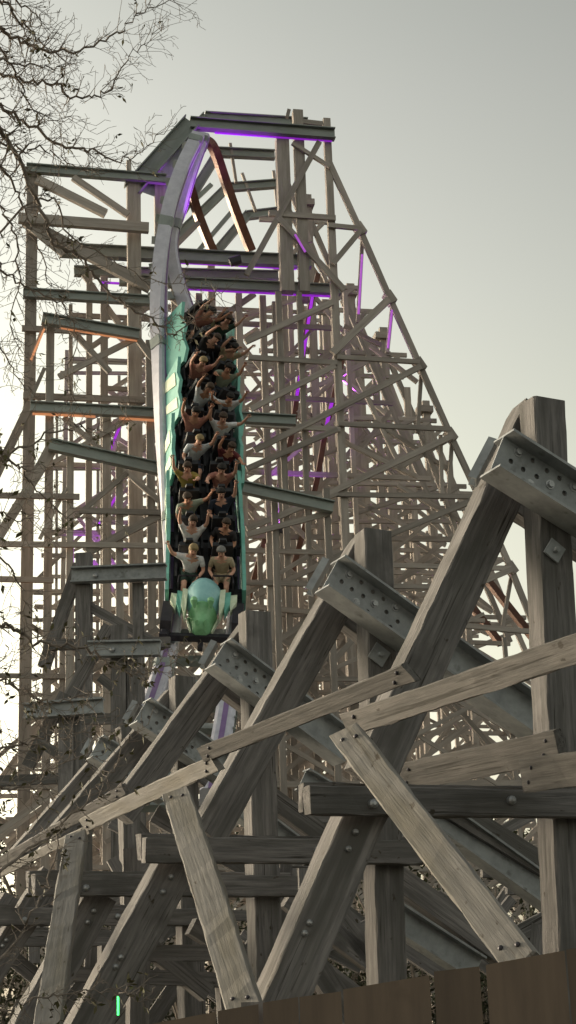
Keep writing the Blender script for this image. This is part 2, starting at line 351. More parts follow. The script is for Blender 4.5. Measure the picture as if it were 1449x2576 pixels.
# right-hand crown bent
P = tplane(42.5)
t1 = thing('tower_bent', 'crown bent of the tower, bent steel beam on top, long raking leg at right', 'trestle bent', foot(P, 750), GT)
mem(t1, 'steel_beam', P, (478, 310), (842, 338), 30, 'steel', sec='I', dn=.25)
mem(t1, 'steel_beam', P, (330, 478), (482, 308), 44, 'steel', sec='I', dn=.26)
gus = MB(); c = [P.at(*x, .262) - t1.location for x in ((484, 300), (418, 400), (362, 452), (352, 480), (420, 505), (436, 440), (470, 390), (510, 340))]
gus.add((c + [p - P.n * .03 for p in c], [tuple(range(7, -1, -1)), tuple(range(8, 16))] + [(i, (i + 1) % 8, 8 + (i + 1) % 8, 8 + i) for i in range(8)]))
put('gusset', gus.mesh(), MT['steel'], t1)
mem(t1, 'glow_strip', P, (540, 333), (835, 354), 6, 'purple', .05, .16)
for a, w, vb in (((709, 352), 32, 735), ((748, 280), 25, 735), ((821, 300), 18, None), ((700, 735), 15, None), ((752, 735), 13, None)): post_down(t1, P, a, w, vb)
for a, b, w in (((803, 357), (620, 692), 14), ((700, 548), (866, 730), 15), ((907, 580), (837, 664), 13), ((977, 754), (836, 888), 18), ((1058, 922), (640, 1133), 15),
                ((836, 761), (617, 860), 15), ((843, 920), (630, 1030), 14), ((1136, 1098), (700, 1300), 15), ((1205, 1252), (800, 1420), 14), ((1287, 1432), (900, 1600), 14),
                ((848, 1080), (620, 1180), 14), ((850, 1240), (620, 1330), 14), ((850, 1400), (640, 1500), 14), ((735, 360), (830, 420), 10)):
    mem(t1, 'brace', P, a, b, w, dn=.18)
NODES = [(826, 405), (905, 578), (980, 750), (1055, 918), (1133, 1095), (1205, 1250), (1285, 1430), (1350, 1592)]
for a, b in zip(NODES, NODES[1:]): mem(t1, 'raking_leg', P, a, b, 15, dn=.05)
for i, (u, v) in enumerate(NODES[1:]):
    mem(t1, 'splice_block', P, (u - 9, v - 12), (u + 9, v + 14), 19, t=.34)
for a, b, w in (((676, 537), (844, 549), 14), ((826, 567), (908, 575), 12), ((624, 899), (848, 913), 13), ((848, 898), (1056, 911), 12), ((617, 1066), (856, 1081), 13), ((850, 1066), (1134, 1080), 12),
                ((640, 1240), (1205, 1250), 12), ((617, 1385), (900, 1392), 12), ((900, 1420), (1285, 1430), 12), ((617, 1525), (1345, 1590), 13), ((640, 745), (980, 748), 11)):
    if a == (640, 745): continue
    mem(t1, 'ledger', P, a, b, w, dn=.14)
for a, b in (((912, 592), (900, 812)), ((987, 765), (974, 888)), ((1060, 935), (1050, 1090)), ((1137, 1110), (1128, 1250)), ((1108, 1095), (1112, 1260)), ((1205, 1262), (1212, 1430)), ((1287, 1445), (1262, 1590))):
    mem(t1, 'strut', P, a, b, 9, dn=-.1)
for a, b in (((911, 640), (902, 790)), ((986, 780), (976, 876)), ((742, 590), (768, 634))): mem(t1, 'glow_strip', P, a, b, 5, 'purpled', .04, .24)  # purple light on struts and posts, put in as glowing strips
for a, b in (((930, 870), (1050, 962)), ((940, 1060), (1125, 1180)), ((860, 1110), (1050, 1200)), ((1000, 1180), (1130, 1105)), ((1010, 1330), (1200, 1258)), ((1000, 1220), (1190, 1330)), ((900, 950), (1010, 1180)), ((1060, 1100), (1180, 1420)), ((865, 820), (960, 870))): mem(t1, 'brace', P, a, b, 11, dn=-.5)
# cap pieces above the crown
for a, b, w in (((727, 276), (722, 296), 9), ((760, 306), (812, 312), 12)): mem(t1, 'cap_block', P, a, b, w, dn=.05)
P2 = tplane(43.6)
t2 = thing('tower_bent', 'steel crown beam just behind the crown bent, flat top against the sky', 'trestle bent', foot(P2, 740), GT)
mem(t2, 'steel_beam', P2, (516, 292), (774, 308), 22, 'steel', sec='I'); mem(t2, 'steel_beam', P2, (420, 400), (520, 292), 24, 'steel', sec='I')
post_down(t2, P2, (748, 300), 20, 760); post_down(t2, P2, (690, 760), 12)
for i, (D, h, kx, lb, w) in enumerate(((45, (691, 390), (549, 383), (440, 560), 24), (46.8, (700, 462), (572, 472), (440, 600), 22), (48.6, (705, 532), (622, 542), (530, 650), 22))):
    Pk = tplane(D)
    tk = thing('tower_bent', ('bent steel cross beam, highest of three seen through the gap under the crown', 'bent steel cross beam, middle of three in the gap under the crown', 'bent steel cross beam, lowest of three in the gap under the crown')[i], 'trestle bent', foot(Pk, 700), GT)
    mem(tk, 'steel_beam', Pk, kx, h, w, 'steel', sec='I'); mem(tk, 'steel_beam', Pk, lb, (kx[0] + 4, kx[1] - 5), w, 'steel', sec='I')
    mem(tk, 'steel_beam', Pk, (lb[0] - 30, lb[1] - 20), (kx[0] - 40, kx[1] - 8), w * .5, 'steel')
    post_down(tk, Pk, (706, h[1] - 20), 20, 720); post_down(tk, Pk, (700 + 28 * i, 720), 12); post_down(tk, Pk, (lb[0], lb[1] - 4), 18)
    mem(tk, 'brace', Pk, (712, h[1] + 40), (780 + 30 * i, h[1] + 220), 12)
    mem(tk, 'handrail_post', Pk, ((579, 361), (609, 436), (688, 430))[i], ((594, 460), (643, 532), (700, 540))[i], 7, 'far')
# posts that step down to the right, away from the crown
for i, (u, v, D, w) in enumerate(((772, 492, 48, 20), (880, 716, 51, 20), (963, 826, 54, 20), (1070, 1010, 57, 18))):
    Pk = tplane(D); tk = thing('tower_bent', ('narrow timber bent right behind the crown bent, its post tops lit from below', 'timber bent second down the right slope, post with cap block against the sky',
                               'timber bent third down the right slope behind the raking leg', 'timber bent lowest on the right slope, thin posts')[i], 'trestle bent', foot(Pk, u), GT)
    post_down(tk, Pk, (u, v), w); post_down(tk, Pk, (u - 62, v + 40), w); post_down(tk, Pk, (u + 60, v + 150), w * .8)
    mem(tk, 'cap_block', Pk, (u - 22, v + 22), (u + 16, v + 24), 16, t=.5)
    for j in range(5):
        y = v + 60 + 165 * j; mem(tk, 'ledger', Pk, (u - 120, y), (u + 60 + 75 * j, y + 8), 11); mem(tk, 'brace', Pk, (u - 100, y + 150), (u + 40 + 75 * j, y + 10), 11)
        mem(tk, 'brace', Pk, (u - 20, y - 20), (u + 50 + 75 * j, y + 160), 10)
    mem(tk, 'raking_leg', Pk, (u + 8, v + 60), (u + 320, v + 790), 13)
# left-hand bents
P = tplane(42.3)
tl = thing('tower_bent', 'tall left timber bent behind the bare branches, flat steel beam on its top', 'trestle bent', foot(P, 200), GT)
mem(tl, 'steel_beam', P, (66, 423), (418, 451), 24, 'steel', sec='I', dn=.25)
mem(tl, 'steel_beam', P, (58, 737), (392, 757), 25, 'steel', sec='I', dn=.25)
for a, w in (((82, 440), 28), ((336, 458), 33), ((401, 455), 26), ((324, 405), 12)): post_down(tl, P, a, w, vb=(560 if w == 12 else None))
for a, b, w in (((92, 451), (266, 538), 22), ((184, 447), (322, 541), 17), ((64, 557), (378, 725), 26), ((60, 560), (160, 640), 16)): mem(tl, 'brace', P, a, b, w, dn=.3)
mem(tl, 'ledger', P, (46, 549), (374, 574), 26, dn=.42); mem(tl, 'ledger', P, (55, 826), (300, 838), 15, dn=.2)
mem(tl, 'ledger', P, (58, 996), (394, 1008), 16, dn=.2)
mem(tl, 'raking_leg', P, (78, 1012), (-80, 1345), 21, dn=.1)
P = tplane(41.6)
tl2 = thing('tower_bent', 'left timber bent before the tall one, warm light under its steel beams', 'trestle bent', foot(P, 200), GT)
mem(tl2, 'steel_beam', P, (106, 801), (350, 842), 28, 'steel', sec='I', dn=.3)
mem(tl2, 'steel_beam', P, (76, 1023), (744, 1058), 27, 'steel', sec='I', dn=.3)
for a, w in (((127, 808), 20), ((268, 1048), 22), ((376, 858), 20)): post_down(tl2, P, a, w)
for a, b in (((150, 824), (345, 857)), ((82, 1041), (240, 1048)), ((300, 1052), (392, 1058)), ((112, 826), (78, 905))): mem(tl2, 'glow_strip', P, a, b, 5, 'amber', .05, .24)  # amber light on beam undersides and a brace, put in as glowing strips
for a, b, w in (((336, 838), (392, 915), 16), ((148, 948), (338, 853), 15), ((173, 822), (276, 936), 15), ((113, 812), (66, 940), 9), ((112, 926), (76, 1008), 9), ((90, 1190), (330, 1050), 12), ((160, 1050), (400, 1260), 14)):
    mem(tl2, 'brace', P, a, b, w, dn=.12)
P = tplane(40.6)
tl3 = thing('tower_bent', 'left timber bent holding the steel beam that slopes down behind the train', 'trestle bent', foot(P, 200), GT)
mem(tl3, 'steel_beam', P, (125, 1118), (838, 1276), 31, 'steel', sec='I', dn=.3)
for a, w in (((177, 1130), 17), ((300, 1170), 18), ((820, 1230), 16), ((690, 1260), 16)): post_down(tl3, P, a, w)
for a, b, w in (((130, 1135), (-90, 1490), 23), ((218, 1390), (420, 1287), 20), ((118, 1126), (76, 1205), 9), ((167, 1227), (100, 1356), 9), ((190, 1300), (320, 1190), 12), ((620, 1345), (830, 1290), 14)):
    mem(tl3, 'brace', P, a, b, w, dn=.12)
for v, u0, u1 in ((1245, -80, 200), (1368, -80, 420), (1455, -80, 135), (1285, 200, 420)): mem(tl3, 'ledger', P, (u0, v), (u1, v + 5), 14, dn=.2)
P = tplane(43.8)
tm = thing('tower_bent', 'bent under the crown gap, long steel beams with purple strip light below', 'trestle bent', foot(P, 500), GT)
mem(tm, 'steel_beam', P, (150, 629), (782, 660), 33, 'steel', sec='I', dn=.2); mem(tm, 'steel_beam', P, (186, 682), (700, 694), 25, 'steel', sec='I', dn=-.4)
mem(tm, 'steel_beam', P, (300, 704), (856, 730), 27, 'steel', sec='I', dn=.5)
mem(tm, 'glow_strip', P, (452, 660), (590, 667), 7, 'purple', .05, .1); mem(tm, 'glow_strip', P, (600, 668), (745, 676), 6, 'purple', .05, .1)
mem(tm, 'glow_strip', P, (470, 727), (850, 746), 6, 'purple', .05, .42); mem(tm, 'glow_strip', P, (250, 710), (380, 718), 5, 'purple', .05, .3); mem(tm, 'glow_strip', P, (310, 650), (400, 655), 5, 'purple', .05, .1)
for a, w in (((225, 690), 15), ((262, 696), 18), ((500, 740), 16), ((600, 740), 16), ((660, 745), 16)): post_down(tm, P, a, w)
for a, b, w in (((210, 690), (360, 900), 14), ((420, 740), (620, 900), 14), ((640, 740), (440, 880), 14), ((220, 880), (390, 760), 13), ((440, 620), (500, 560), 12)): mem(tm, 'brace', P, a, b, w)
for a, b in (((303, 1070), (273, 1139)), ((297, 1242), (250, 1318))): mem(tl3, 'brace', P, (a[0] + 6, a[1] - 40), (b[0] - 4, b[1] + 60), 13, dn=-1.5); mem(tl3, 'glow_strip', P, a, b, 6, 'purple', .04, -1.4)  # purple light on these braces is a glowing strip laid over each
mem(tl3, 'glow_strip', P, (255, 1140), (410, 1172), 4, 'amber', .04, .24)  # amber light under the sloping beam, put in as a glowing strip
# small bents on the turn at lower left
gs = 'small bents on the low turn'
for i, (D, s0, s1, up, l0, l1, w, lb) in enumerate(((31, (180, 1448), (418, 1438), (212, 1394), (200, 1420), (110, 1680), 30, 'small bent with level steel beam at left of the train front'),
        (28, (222, 1634), (404, 1630), (300, 1575), (275, 1575), (160, 1780), 30, 'small bent with level steel beam beside the pale rail below the train'),
        (25.5, (60, 1790), (260, 1775), (170, 1760), (165, 1745), (70, 1930), 30, 'small bent lowest on the left turn, behind the leafy twigs'))):
    P = Plane(0, D, -6); tk = thing('trestle_bent', lb, 'trestle bent', foot(P, up[0]), gs)
    mem(tk, 'steel_beam', P, s0, s1, 40, 'galv', sec='I', dn=.2); post_down(tk, P, up, 38, m='timber'); mem(tk, 'raking_post', P, l0, l1, 30, 'timber', dn=-.1)
    mem(tk, 'brace', P, (s0[0] + 30, s0[1] + 70), (s1[0] - 10, s1[1] + 190), 24, 'timber'); mem(tk, 'ledger', P, (s0[0] - 60, s0[1] + 175), (s1[0] + 10, s1[1] + 178), 26, 'timber'); post_down(tk, P, (s1[0] - 70, s1[1] + 30), 26, m='timber')
    bolt_on(tk, P.at(s0[0] + 60, s0[1], .24), P.n, .05)

# interior lattice: eleven plain bents one behind another
ENV = [(-200, 1950), (40, 1850), (78, 1350), (130, 900), (200, 700), (330, 660), (430, 680), (600, 740), (690, 740), (760, 640), (850, 700), (905, 800), (1055, 1080), (1205, 1400), (1345, 1700), (1600, 1900)]
def env(u):
    for (a, va), (b, vb) in zip(ENV, ENV[1:]):
        if a <= u <= b: return va + (vb - va) * (u - a) / (b - a)
    return 1600
def proj(p):
    c = ROT.transposed() @ (p - CAM); return CX - F * c.x / c.z, CY + F * c.y / c.z
rl = random.Random(21)
NL = 8
for k in range(NL):
    low = k > 5; D = (41.6, 43.3)[k - 6] if low else 45 + 5 * k; P = tplane(D); sh = 42 * k
    th = thing('lattice_bent', ('low timber lattice bent right behind the lower half of the train' if k == 6 else 'low timber lattice bent second behind the lower half of the train') if low else 'timber lattice bent deep inside the tower, seen only through the bents before it', 'trestle bent', foot(P, 600), 'lattice bents inside the tower')
    P0 = P.o
    def W(x, z): return P0 + P.t * x + UPZ * z
    def ok(x, z): u, v = proj(W(x, z)); return v > (max(env(u) + 60, 1345 if u > 500 else 1480) if low else env(u) + sh)
    xs = []; x = -9.5 * D / 50 + rl.uniform(-.8, .8)
    while x < 9.8 * D / 50: xs.append(x); x += rl.uniform(2.1, 3.4)
    zs = [1.2 + 2.3 * j + rl.uniform(-.3, .3) for j in range(13)]
    for x in xs:
        if rl.random() < .3: continue
        z = 28
        while z > 4 and not ok(x, z): z -= .4
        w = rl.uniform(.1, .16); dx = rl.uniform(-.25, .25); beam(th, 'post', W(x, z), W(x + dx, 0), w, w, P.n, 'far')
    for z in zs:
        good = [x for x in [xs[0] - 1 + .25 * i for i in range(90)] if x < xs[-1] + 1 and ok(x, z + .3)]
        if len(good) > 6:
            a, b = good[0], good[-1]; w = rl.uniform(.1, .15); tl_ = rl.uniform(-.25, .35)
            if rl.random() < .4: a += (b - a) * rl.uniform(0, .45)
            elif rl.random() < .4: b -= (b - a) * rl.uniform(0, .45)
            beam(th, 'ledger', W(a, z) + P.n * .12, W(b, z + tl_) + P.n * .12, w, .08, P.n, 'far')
    nb = 0
    for t_ in range(700):
        if nb >= (95 if low else 80): break
        x = rl.uniform(xs[0], xs[-1]); z = rl.uniform(.5, 13 if low else 27); ln = rl.uniform(2.2, 6.5); an = R(rl.choice((22, 28, 33, 38, 45, 52, -30, -42, -55)) + rl.uniform(-4, 4))
        x2, z2 = x + ln * math.cos(an), z + ln * math.sin(an)
        if x2 > xs[-1] + 1.5 or z2 < .2 or not ok(x, z + .5) or not ok(x2, z2 + .3): continue
        s_ = P.n * rl.uniform(-.9, .9); nb += 1
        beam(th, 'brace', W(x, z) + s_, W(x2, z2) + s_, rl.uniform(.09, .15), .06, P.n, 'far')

# ------------------------------------------------------------------ track
CTL = [(350, 508, 41.2, 522, 42.6), (430, 470, 40.2, 492, 41.6), (520, 440, 39.7, 466, 41.2), (620, 421, 39.4, 442, 41.2), (750, 412, 39.0, 474, 41.0), (900, 415, 38.6, 532, 40.1), (1100, 421, 37.5, 572, 38.4),
       (1300, 430, 36.2, 590, 36.4), (1500, 436, 34.5, 596, 34.6), (1640, 418, 33.0, 586, 33.1), (1750, 385, 31.6, 573, 31.8), (1860, 345, 30.2, 556, 30.4), (1990, 300, 28.6, 530, 28.8)]
LP = spline([at(c[1], c[0], c[2]) for c in CTL]); RP = spline([at(c[3], c[0], c[4]) for c in CTL])
TF = []                                # frames: centre, forward, across, up
for i in range(len(LP)):
    c = (LP[i] + RP[i]) / 2; j0, j1 = max(i - 1, 0), min(i + 1, len(LP) - 1)
    f = ((LP[j1] + RP[j1]) - (LP[j0] + RP[j0])).normalized(); a = (LP[i] - RP[i]); a = (a - f * a.dot(f)).normalized()   # toward the photo's left
    TF.append((c, f, a, a.cross(f) if a.cross(f).dot(CAM - c) > 0 else f.cross(a)))
def sweep(path, sec, frames):
    n = len(sec); vs = []; fs = []
    for p, (c, f, a, up) in zip(path, frames): vs += [p + a * x + up * y for x, y in sec]
    for i in range(len(path) - 1):
        for k in range(n): k2 = (k + 1) % n; fs.append((i * n + k, i * n + k2, (i + 1) * n + k2, (i + 1) * n + k))
    fs += [tuple(range(n)), tuple(range((len(path) - 1) * n, len(path) * n))]
    return vs, fs
def fixn(me):
    bm = bmesh.new(); bm.from_mesh(me); bmesh.ops.recalc_face_normals(bm, faces=bm.faces); bm.to_mesh(me); bm.free(); return me
tr = thing('coaster_track', 'pale lilac steel track dropping from the crown beam under the train', 'track', ground_below(LP[-1]))
for path in (LP, RP):
    mb = MB(); mb.add(sweep([p - tr.location for p in path], [(-.19, -.3), (.19, -.3), (.19, .0), (.13, .05), (-.13, .05), (-.19, .0)], TF))
    r_ = put('rail', fixn(mb.mesh()), MT['rail'], tr)
    mb = MB(); mb.add(sweep([p - tr.location for p in path], [(-.05, .045), (.05, .045), (.05, .062), (-.05, .062)], TF))
    put('rail_cap', fixn(mb.mesh()), MT['railp'], r_)
    for i in range(4, len(path) - 1, 2):
        if proj(path[i])[1] < 1560: continue
        c, f, a, up = TF[i]; p = path[i] - tr.location + a * (.2 if path is LP else -.2)
        q = [p + f * x + up * y + a * z for z in (-.02, .02) for x, y in ((-.02, -.25), (.02, -.25), (.02, .04), (-.02, .04))]
        put('stiffener', mesh_of(q, [(3, 2, 1, 0), (4, 5, 6, 7), (0, 1, 5, 4), (1, 2, 6, 5), (2, 3, 7, 6), (3, 0, 4, 7)]), MT['steel'], r_)
for rl_, path in zip([o for o in tr.children if o.name.startswith('rail')], (LP, RP)):
    for i in (2, 20, 38, 56, 74):
        c, f, a, up = TF[i]; p = path[i] - tr.location; q = [p + f * y_ + a * x_ + up * z_ for y_ in (-.16, .16) for x_, z_ in ((-.205, -.31), (.205, -.31), (.205, .01), (.14, .063), (-.14, .063), (-.205, .01))]
        put('joint_plate', fixn(mesh_of(q, [tuple(range(5, -1, -1)), tuple(range(6, 12))] + [(j, (j + 1) % 6, 6 + (j + 1) % 6, 6 + j) for j in range(6)])), MT['steel'], rl_)
for i in range(3, len(LP), 4):
    c, f, a, up = TF[i]; A, B = LP[i] - up * .36, RP[i] - up * .36
    beam(tr, 'cross_tie', A, B, .2, .14, up, 'steel')
# rust brown rails of the returning track behind
def far_track(lab, rails, m, loc, w=.2, cols=('rust',)):
    t = thing('coaster_track', lab, 'track', loc)
    for r_ in rails:
        pts = spline([at(u, v, Y) for u, v, Y in r_], 6); rr = []
        mb = MB(); fr = []
        for i in range(len(pts)):
            f = (pts[min(i + 1, len(pts) - 1)] - pts[max(0, i - 1)]).normalized(); a = f.cross(V((.25, -1, .1))).normalized(); fr.append((None, f, a, a.cross(f)))
        mb.add(sweep([p - loc for p in pts], rect(w, w * .9), fr)); put('rail', fixn(mb.mesh()), MT[m], t)
    return t
far_track('shiny rust brown rails hanging inside the crown gap', [[(506, 350, 42.7), (530, 362, 42.9), (546, 395, 43.2), (565, 450, 43.6), (596, 540, 44), (632, 632, 44.4)], [(462, 440, 43.7), (478, 472, 44), (500, 545, 44.4), (538, 640, 44.8)]], 'rust', ground_below(at(560, 500, 44)), .24)
ft_ = far_track('dark rust rails running down through the lattice right of the train', [[(800, 690, 46.5), (775, 800, 46.2), (745, 1010, 45.8), (722, 1145, 45.3), (640, 1452, 44.6), (600, 1600, 44)], [(862, 900, 46.5), (836, 1013, 46.2), (815, 1105, 45.8), (792, 1230, 45.3), (735, 1440, 44.6), (690, 1640, 44)]], 'rust', ground_below(at(740, 1300, 45)), .15)
for a, b, w_ in (((790, 735, 46.2), (748, 1005, 45.6), .09), ((838, 1010, 46), (818, 1098, 45.6), .1), ((764, 900, 45.9), (750, 990, 45.6), .08)): beam(ft_, 'glow_strip', at(*a) + V((-.02, -.16, 0)), at(*b) + V((-.02, -.16, 0)), w_, .04, V((0, -1, 0)), 'purple')  # purple light on the rails, imitated by glowing strips laid along them
far_track('rust rails sloping at right behind the tall bent', [[(1180, 1400, 50), (1250, 1490, 49), (1345, 1610, 48)], [(1120, 1430, 52), (1190, 1530, 51), (1260, 1620, 50)]], 'rust', ground_below(at(1250, 1500, 49)), .2)

# ------------------------------------------------------------------ train
arc = [0]
for i in range(1, len(TF)): arc.append(arc[-1] + (TF[i][0] - TF[i - 1][0]).length)
def frame_at(s):
    for i in range(len(arc) - 1):
        if arc[i] <= s <= arc[i + 1]:
            t = (s - arc[i]) / (arc[i + 1] - arc[i]); A, B = TF[i], TF[i + 1]
            c = A[0].lerp(B[0], t); f = A[1].lerp(B[1], t).normalized(); up = A[3].lerp(B[3], t); up = (up - f * up.dot(f)).normalized()
            return M((f.cross(up), f, up)).transposed().to_4x4(), c        # x rider's right, y forward, z up
    return None
def s_of(v):
    for i in range(len(TF) - 1):
        if proj(TF[i][0])[1] <= v <= proj(TF[i + 1][0])[1]: return arc[i]
s_front = s_of(1622); CARL = 2.1
train = thing('coaster_train', 'green and teal coaster train full of riders diving nose first', 'train', ground_below(TF[70][0]))
def quadbox(mb, pts_a, pts_b):         # loft two quads
    mb.add((list(pts_a) + list(pts_b), [(3, 2, 1, 0), (4, 5, 6, 7), (0, 1, 5, 4), (1, 2, 6, 5), (2, 3, 7, 6), (3, 0, 4, 7)]))
def car_meshes():
    D = {}
    mb = MB(); mb.box(0, 0, .32, 1.25, CARL * .96, .14); mb.box(0, 0, .45, 1.35, CARL * .94, .12); D['chassis'] = mb.mesh()
    for s in (-1, 1):
        mb = MB(); e = .03 * s
        prof = [(-1.0, .02), (.9, .02), (1.0, .42), (1.02, .7), (.7, .88), (.2, .8), (-.1, .95), (-.5, .84), (-.98, .98)]
        n = len(prof); vs = [(s * .76, y, z) for y, z in prof] + [(s * .76 + e * 2.6, y * .99, .44 + (z - .44) * .96) for y, z in prof]
        mb.add((vs, [tuple(range(n)), tuple(range(2 * n - 1, n - 1, -1))] + [(i, (i + 1) % n, n + (i + 1) % n, n + i) for i in range(n)])); D['side%d' % s] = fixn(mb.mesh())
    mb = MB(); mb.box(0, 0, .56, .52, .46, .12); mb.box(0, -.3, .9, .5, .13, .75, tx=.85); mb.box(0, -.34, 1.3, .2, .08, .14, tx=.7); mb.box(-.27, -.05, .7, .05, .5, .2); mb.box(.27, -.05, .7, .05, .5, .2); D['seat'] = mb.mesh()
    mb = MB(); vs, fs = tube([V((-.22, .5, .5)), V((-.22, .42, .8)), V((-.2, .3, .88)), V((.2, .3, .88)), V((.22, .42, .8)), V((.22, .5, .5))], [.022] * 6, 7); mb.add((vs, fs)); D['bar'] = mb.mesh()
    mb = MB(); vs, fs = tube([V((-.09, 0, 0)), V((-.05, 0, 0)), V((.05, 0, 0)), V((.09, 0, 0))], [.11, .15, .15, .11], 14); mb.add((vs, fs)); D['wheel'] = mb.mesh()
    mb = MB(); mb.box(0, 0, .1, .16, .55, .26); mb.box(.06, 0, -.08, .08, .42, .2); D['bogie'] = mb.mesh()
    return D
CM = car_meshes(); ROWS = []
def train_part(name, me, m, parent, mx):
    o = put(name, me, m, parent); o.matrix_basis = mx; return o
NCAR = 5
for ci in range(NCAR):
    fr = frame_at(s_front - .9 - CARL * (ci + .5))
    if not fr: break
    mx, c = fr; mx = mx.copy(); mx.translation = c - train.location
    car = train_part('car', CM['chassis'], MT['black'], train, mx)
    car['label'] = ('lead car with teal sides behind the nose', 'second teal sided car', 'third teal sided car', 'fourth green sided car, leaning to show its left flank', 'rearmost car, mostly behind riders')[ci]
    for s in (-1, 1): train_part('side_panel', CM['side%d' % s], MT['teal'] if (ci < 2 or s == -1) else MT['greenp'], car, M.Identity(4))
    if ci in (1, 2, 3):
        sd_ = -1 if CAM.x > 0 else (-1 if proj(c + fr[0].to_3x3() @ V((-1, 0, 0)))[0] < proj(c)[0] else 1)
        mb = MB()
        for y0, y1, y2, y3 in ((-.9, -.5, -.1, -.6), (0, .3, .75, .35)):
            vs = [(sd_ * (.845 + e), y, z) for e in (0, .012) for y, z in ((y0, .12), (y1, .12), (y2, .74), (y3, .74))]
            mb.add((vs, [(3, 2, 1, 0), (4, 5, 6, 7), (0, 1, 5, 4), (1, 2, 6, 5), (2, 3, 7, 6), (3, 0, 4, 7)]))
        train_part('cream_stripe', fixn(mb.mesh()), MT['cream'], car, M.Identity(4))
    for ry in (.48, -.55):
        for s in (-1, 1):
            train_part('seat', CM['seat'], MT['black'], car, M.Translation((s * .35, ry, 0))); train_part('lap_bar', CM['bar'], MT['iron'], car, M.Translation((s * .35, ry, 0)))
            w_ = M.Translation(c) @ mx.to_3x3().to_4x4() @ M.Translation((s * .35, ry - .02, .62)); ROWS.append((w_, ci, ry, s))
    for s in (-1, 1):
        train_part('bogie', CM['bogie'], MT['iron'], car, M.Translation((s * .72, .75, .1)))
        for yy in (.6, .9): train_part('wheel', CM['wheel'], MT['iron'], car, M.Translation((s * .72, yy, .2)))
# nose of the lead car
mx, c = frame_at(s_front - .45); mx = mx.copy(); mx.translation = c - train.location
mx = mx @ M.Diagonal((1, .74, 1, 1)); nose = MB()
def ring(y, w, z0, z1, n=16): return [(w * math.cos(math.pi * i / (n - 1)), y, z0 + (z1 - z0) * math.sin(math.pi * i / (n - 1))) for i in range(n)]
def loft(rings, mi=0):
    n = len(rings[0]); vs = [p for r_ in rings for p in r_]; fs = []
    for i in range(len(rings) - 1):
        for k in range(n): k2 = (k + 1) % n; fs.append((i * n + k, i * n + k2, (i + 1) * n + k2, (i + 1) * n + k))
    fs += [tuple(range(n)), tuple(range((len(rings) - 1) * n, len(rings) * n))]; return vs, fs
nb_ = train_part('nose', fixn(MB().add(loft([ring(-.5, .4, .38, .98), ring(-.3, .39, .38, .97), ring(-.1, .33, .38, .88), ring(.1, .3, .36, .84), ring(.25, .27, .34, .74)])).mesh()), MT['blue'], train, mx)
train_part('snout', fixn(MB().add(loft([ring(.22, .3, .3, .75), ring(.32, .31, .28, .77), ring(.45, .25, .27, .64), ring(.7, .2, .25, .55), ring(.85, .19, .25, .56), ring(.97, .11, .27, .42)])).mesh()), MT['greenp'], nb_, M.Identity(4))
for o in [nb_] + list(nb_.children):
    for p in o.data.polygons: p.use_smooth = len(p.vertices) == 4
for s in (-1, 1):
    mb = MB(); mb.add(tube([V((s * .15, .3, .74)), V((s * .17, .36, .83)), V((s * .17, .42, .82)), V((s * .16, .5, .7))], [.05, .075, .07, .03], 8)); train_part('brow', fixn(mb.mesh()), MT['greenp'], nb_, M.Identity(4))
    mb = MB(); mb.add(tube([V((s * .17, .43, .78)), V((s * .175, .47, .775))], [.04, .02], 8)); train_part('headlight', mb.mesh(), MT['cream'], nb_, M.Identity(4))
    mb = MB(); mb.add(tube([V((s * .09, .84, .5)), V((s * .09, .9, .56)), V((s * .085, .95, .48))], [.03, .045, .02], 7)); train_part('nostril', fixn(mb.mesh()), MT['greenp'], nb_, M.Identity(4))
    mb = MB(); mb.add(([(s * .335, .3, .27), (s * .225, .85, .22), (s * .225, .85, .31), (s * .335, .3, .36), (s * .3, .3, .27), (s * .2, .85, .22), (s * .2, .85, .31), (s * .3, .3, .36)], [(0, 1, 2, 3), (7, 6, 5, 4), (0, 4, 5, 1), (3, 2, 6, 7), (1, 5, 6, 2), (0, 3, 7, 4)])); train_part('teeth', fixn(mb.mesh()), MT['cream'], nb_, M.Identity(4))
    for q, (x0, x1, y0, y1, y2, m_) in enumerate(((.33, .44, -.5, .62, .2, 'cream'), (.43, .55, -.5, .42, .05, 'teal'), (.54, .68, -.5, .2, -.1, 'cream'))):
        mb = MB(); vs = [(s * x0, y0, .5 - .03 * q), (s * x1, y0 - .05, .5 - .03 * q), (s * x1, y2, .46), (s * (x0 + .02), y1, .38), (s * x0, y2, .48)]
        vs2 = [(x, y, z + .2 - .03 * q) for x, y, z in vs]
        mb.add((vs + vs2, [tuple(range(4, -1, -1)), tuple(range(5, 10))] + [(i, (i + 1) % 5, 5 + (i + 1) % 5, 5 + i) for i in range(5)])); train_part('cheek_panel', fixn(mb.mesh()), MT[m_], nb_, M.Identity(4))
    mb = MB(); mb.box(s * .72, .25, .35, .22, 1.5, .3, ty=.7); mb.box(s * .75, .85, .1, .16, .6, .5); train_part('front_bogie', mb.mesh(), MT['iron'], nb_, M.Identity(4))
    for yy in (.45, .95): train_part('wheel', CM['wheel'], MT['iron'], nb_, M.Translation((s * .74, yy, .22)))
mb = MB(); mb.box(0, .95, .2, 1.5, .16, .14); mb.box(0, 1.15, .1, .1, .35, .1); train_part('axle_beam', mb.mesh(), MT['iron'], nb_, M.Identity(4))

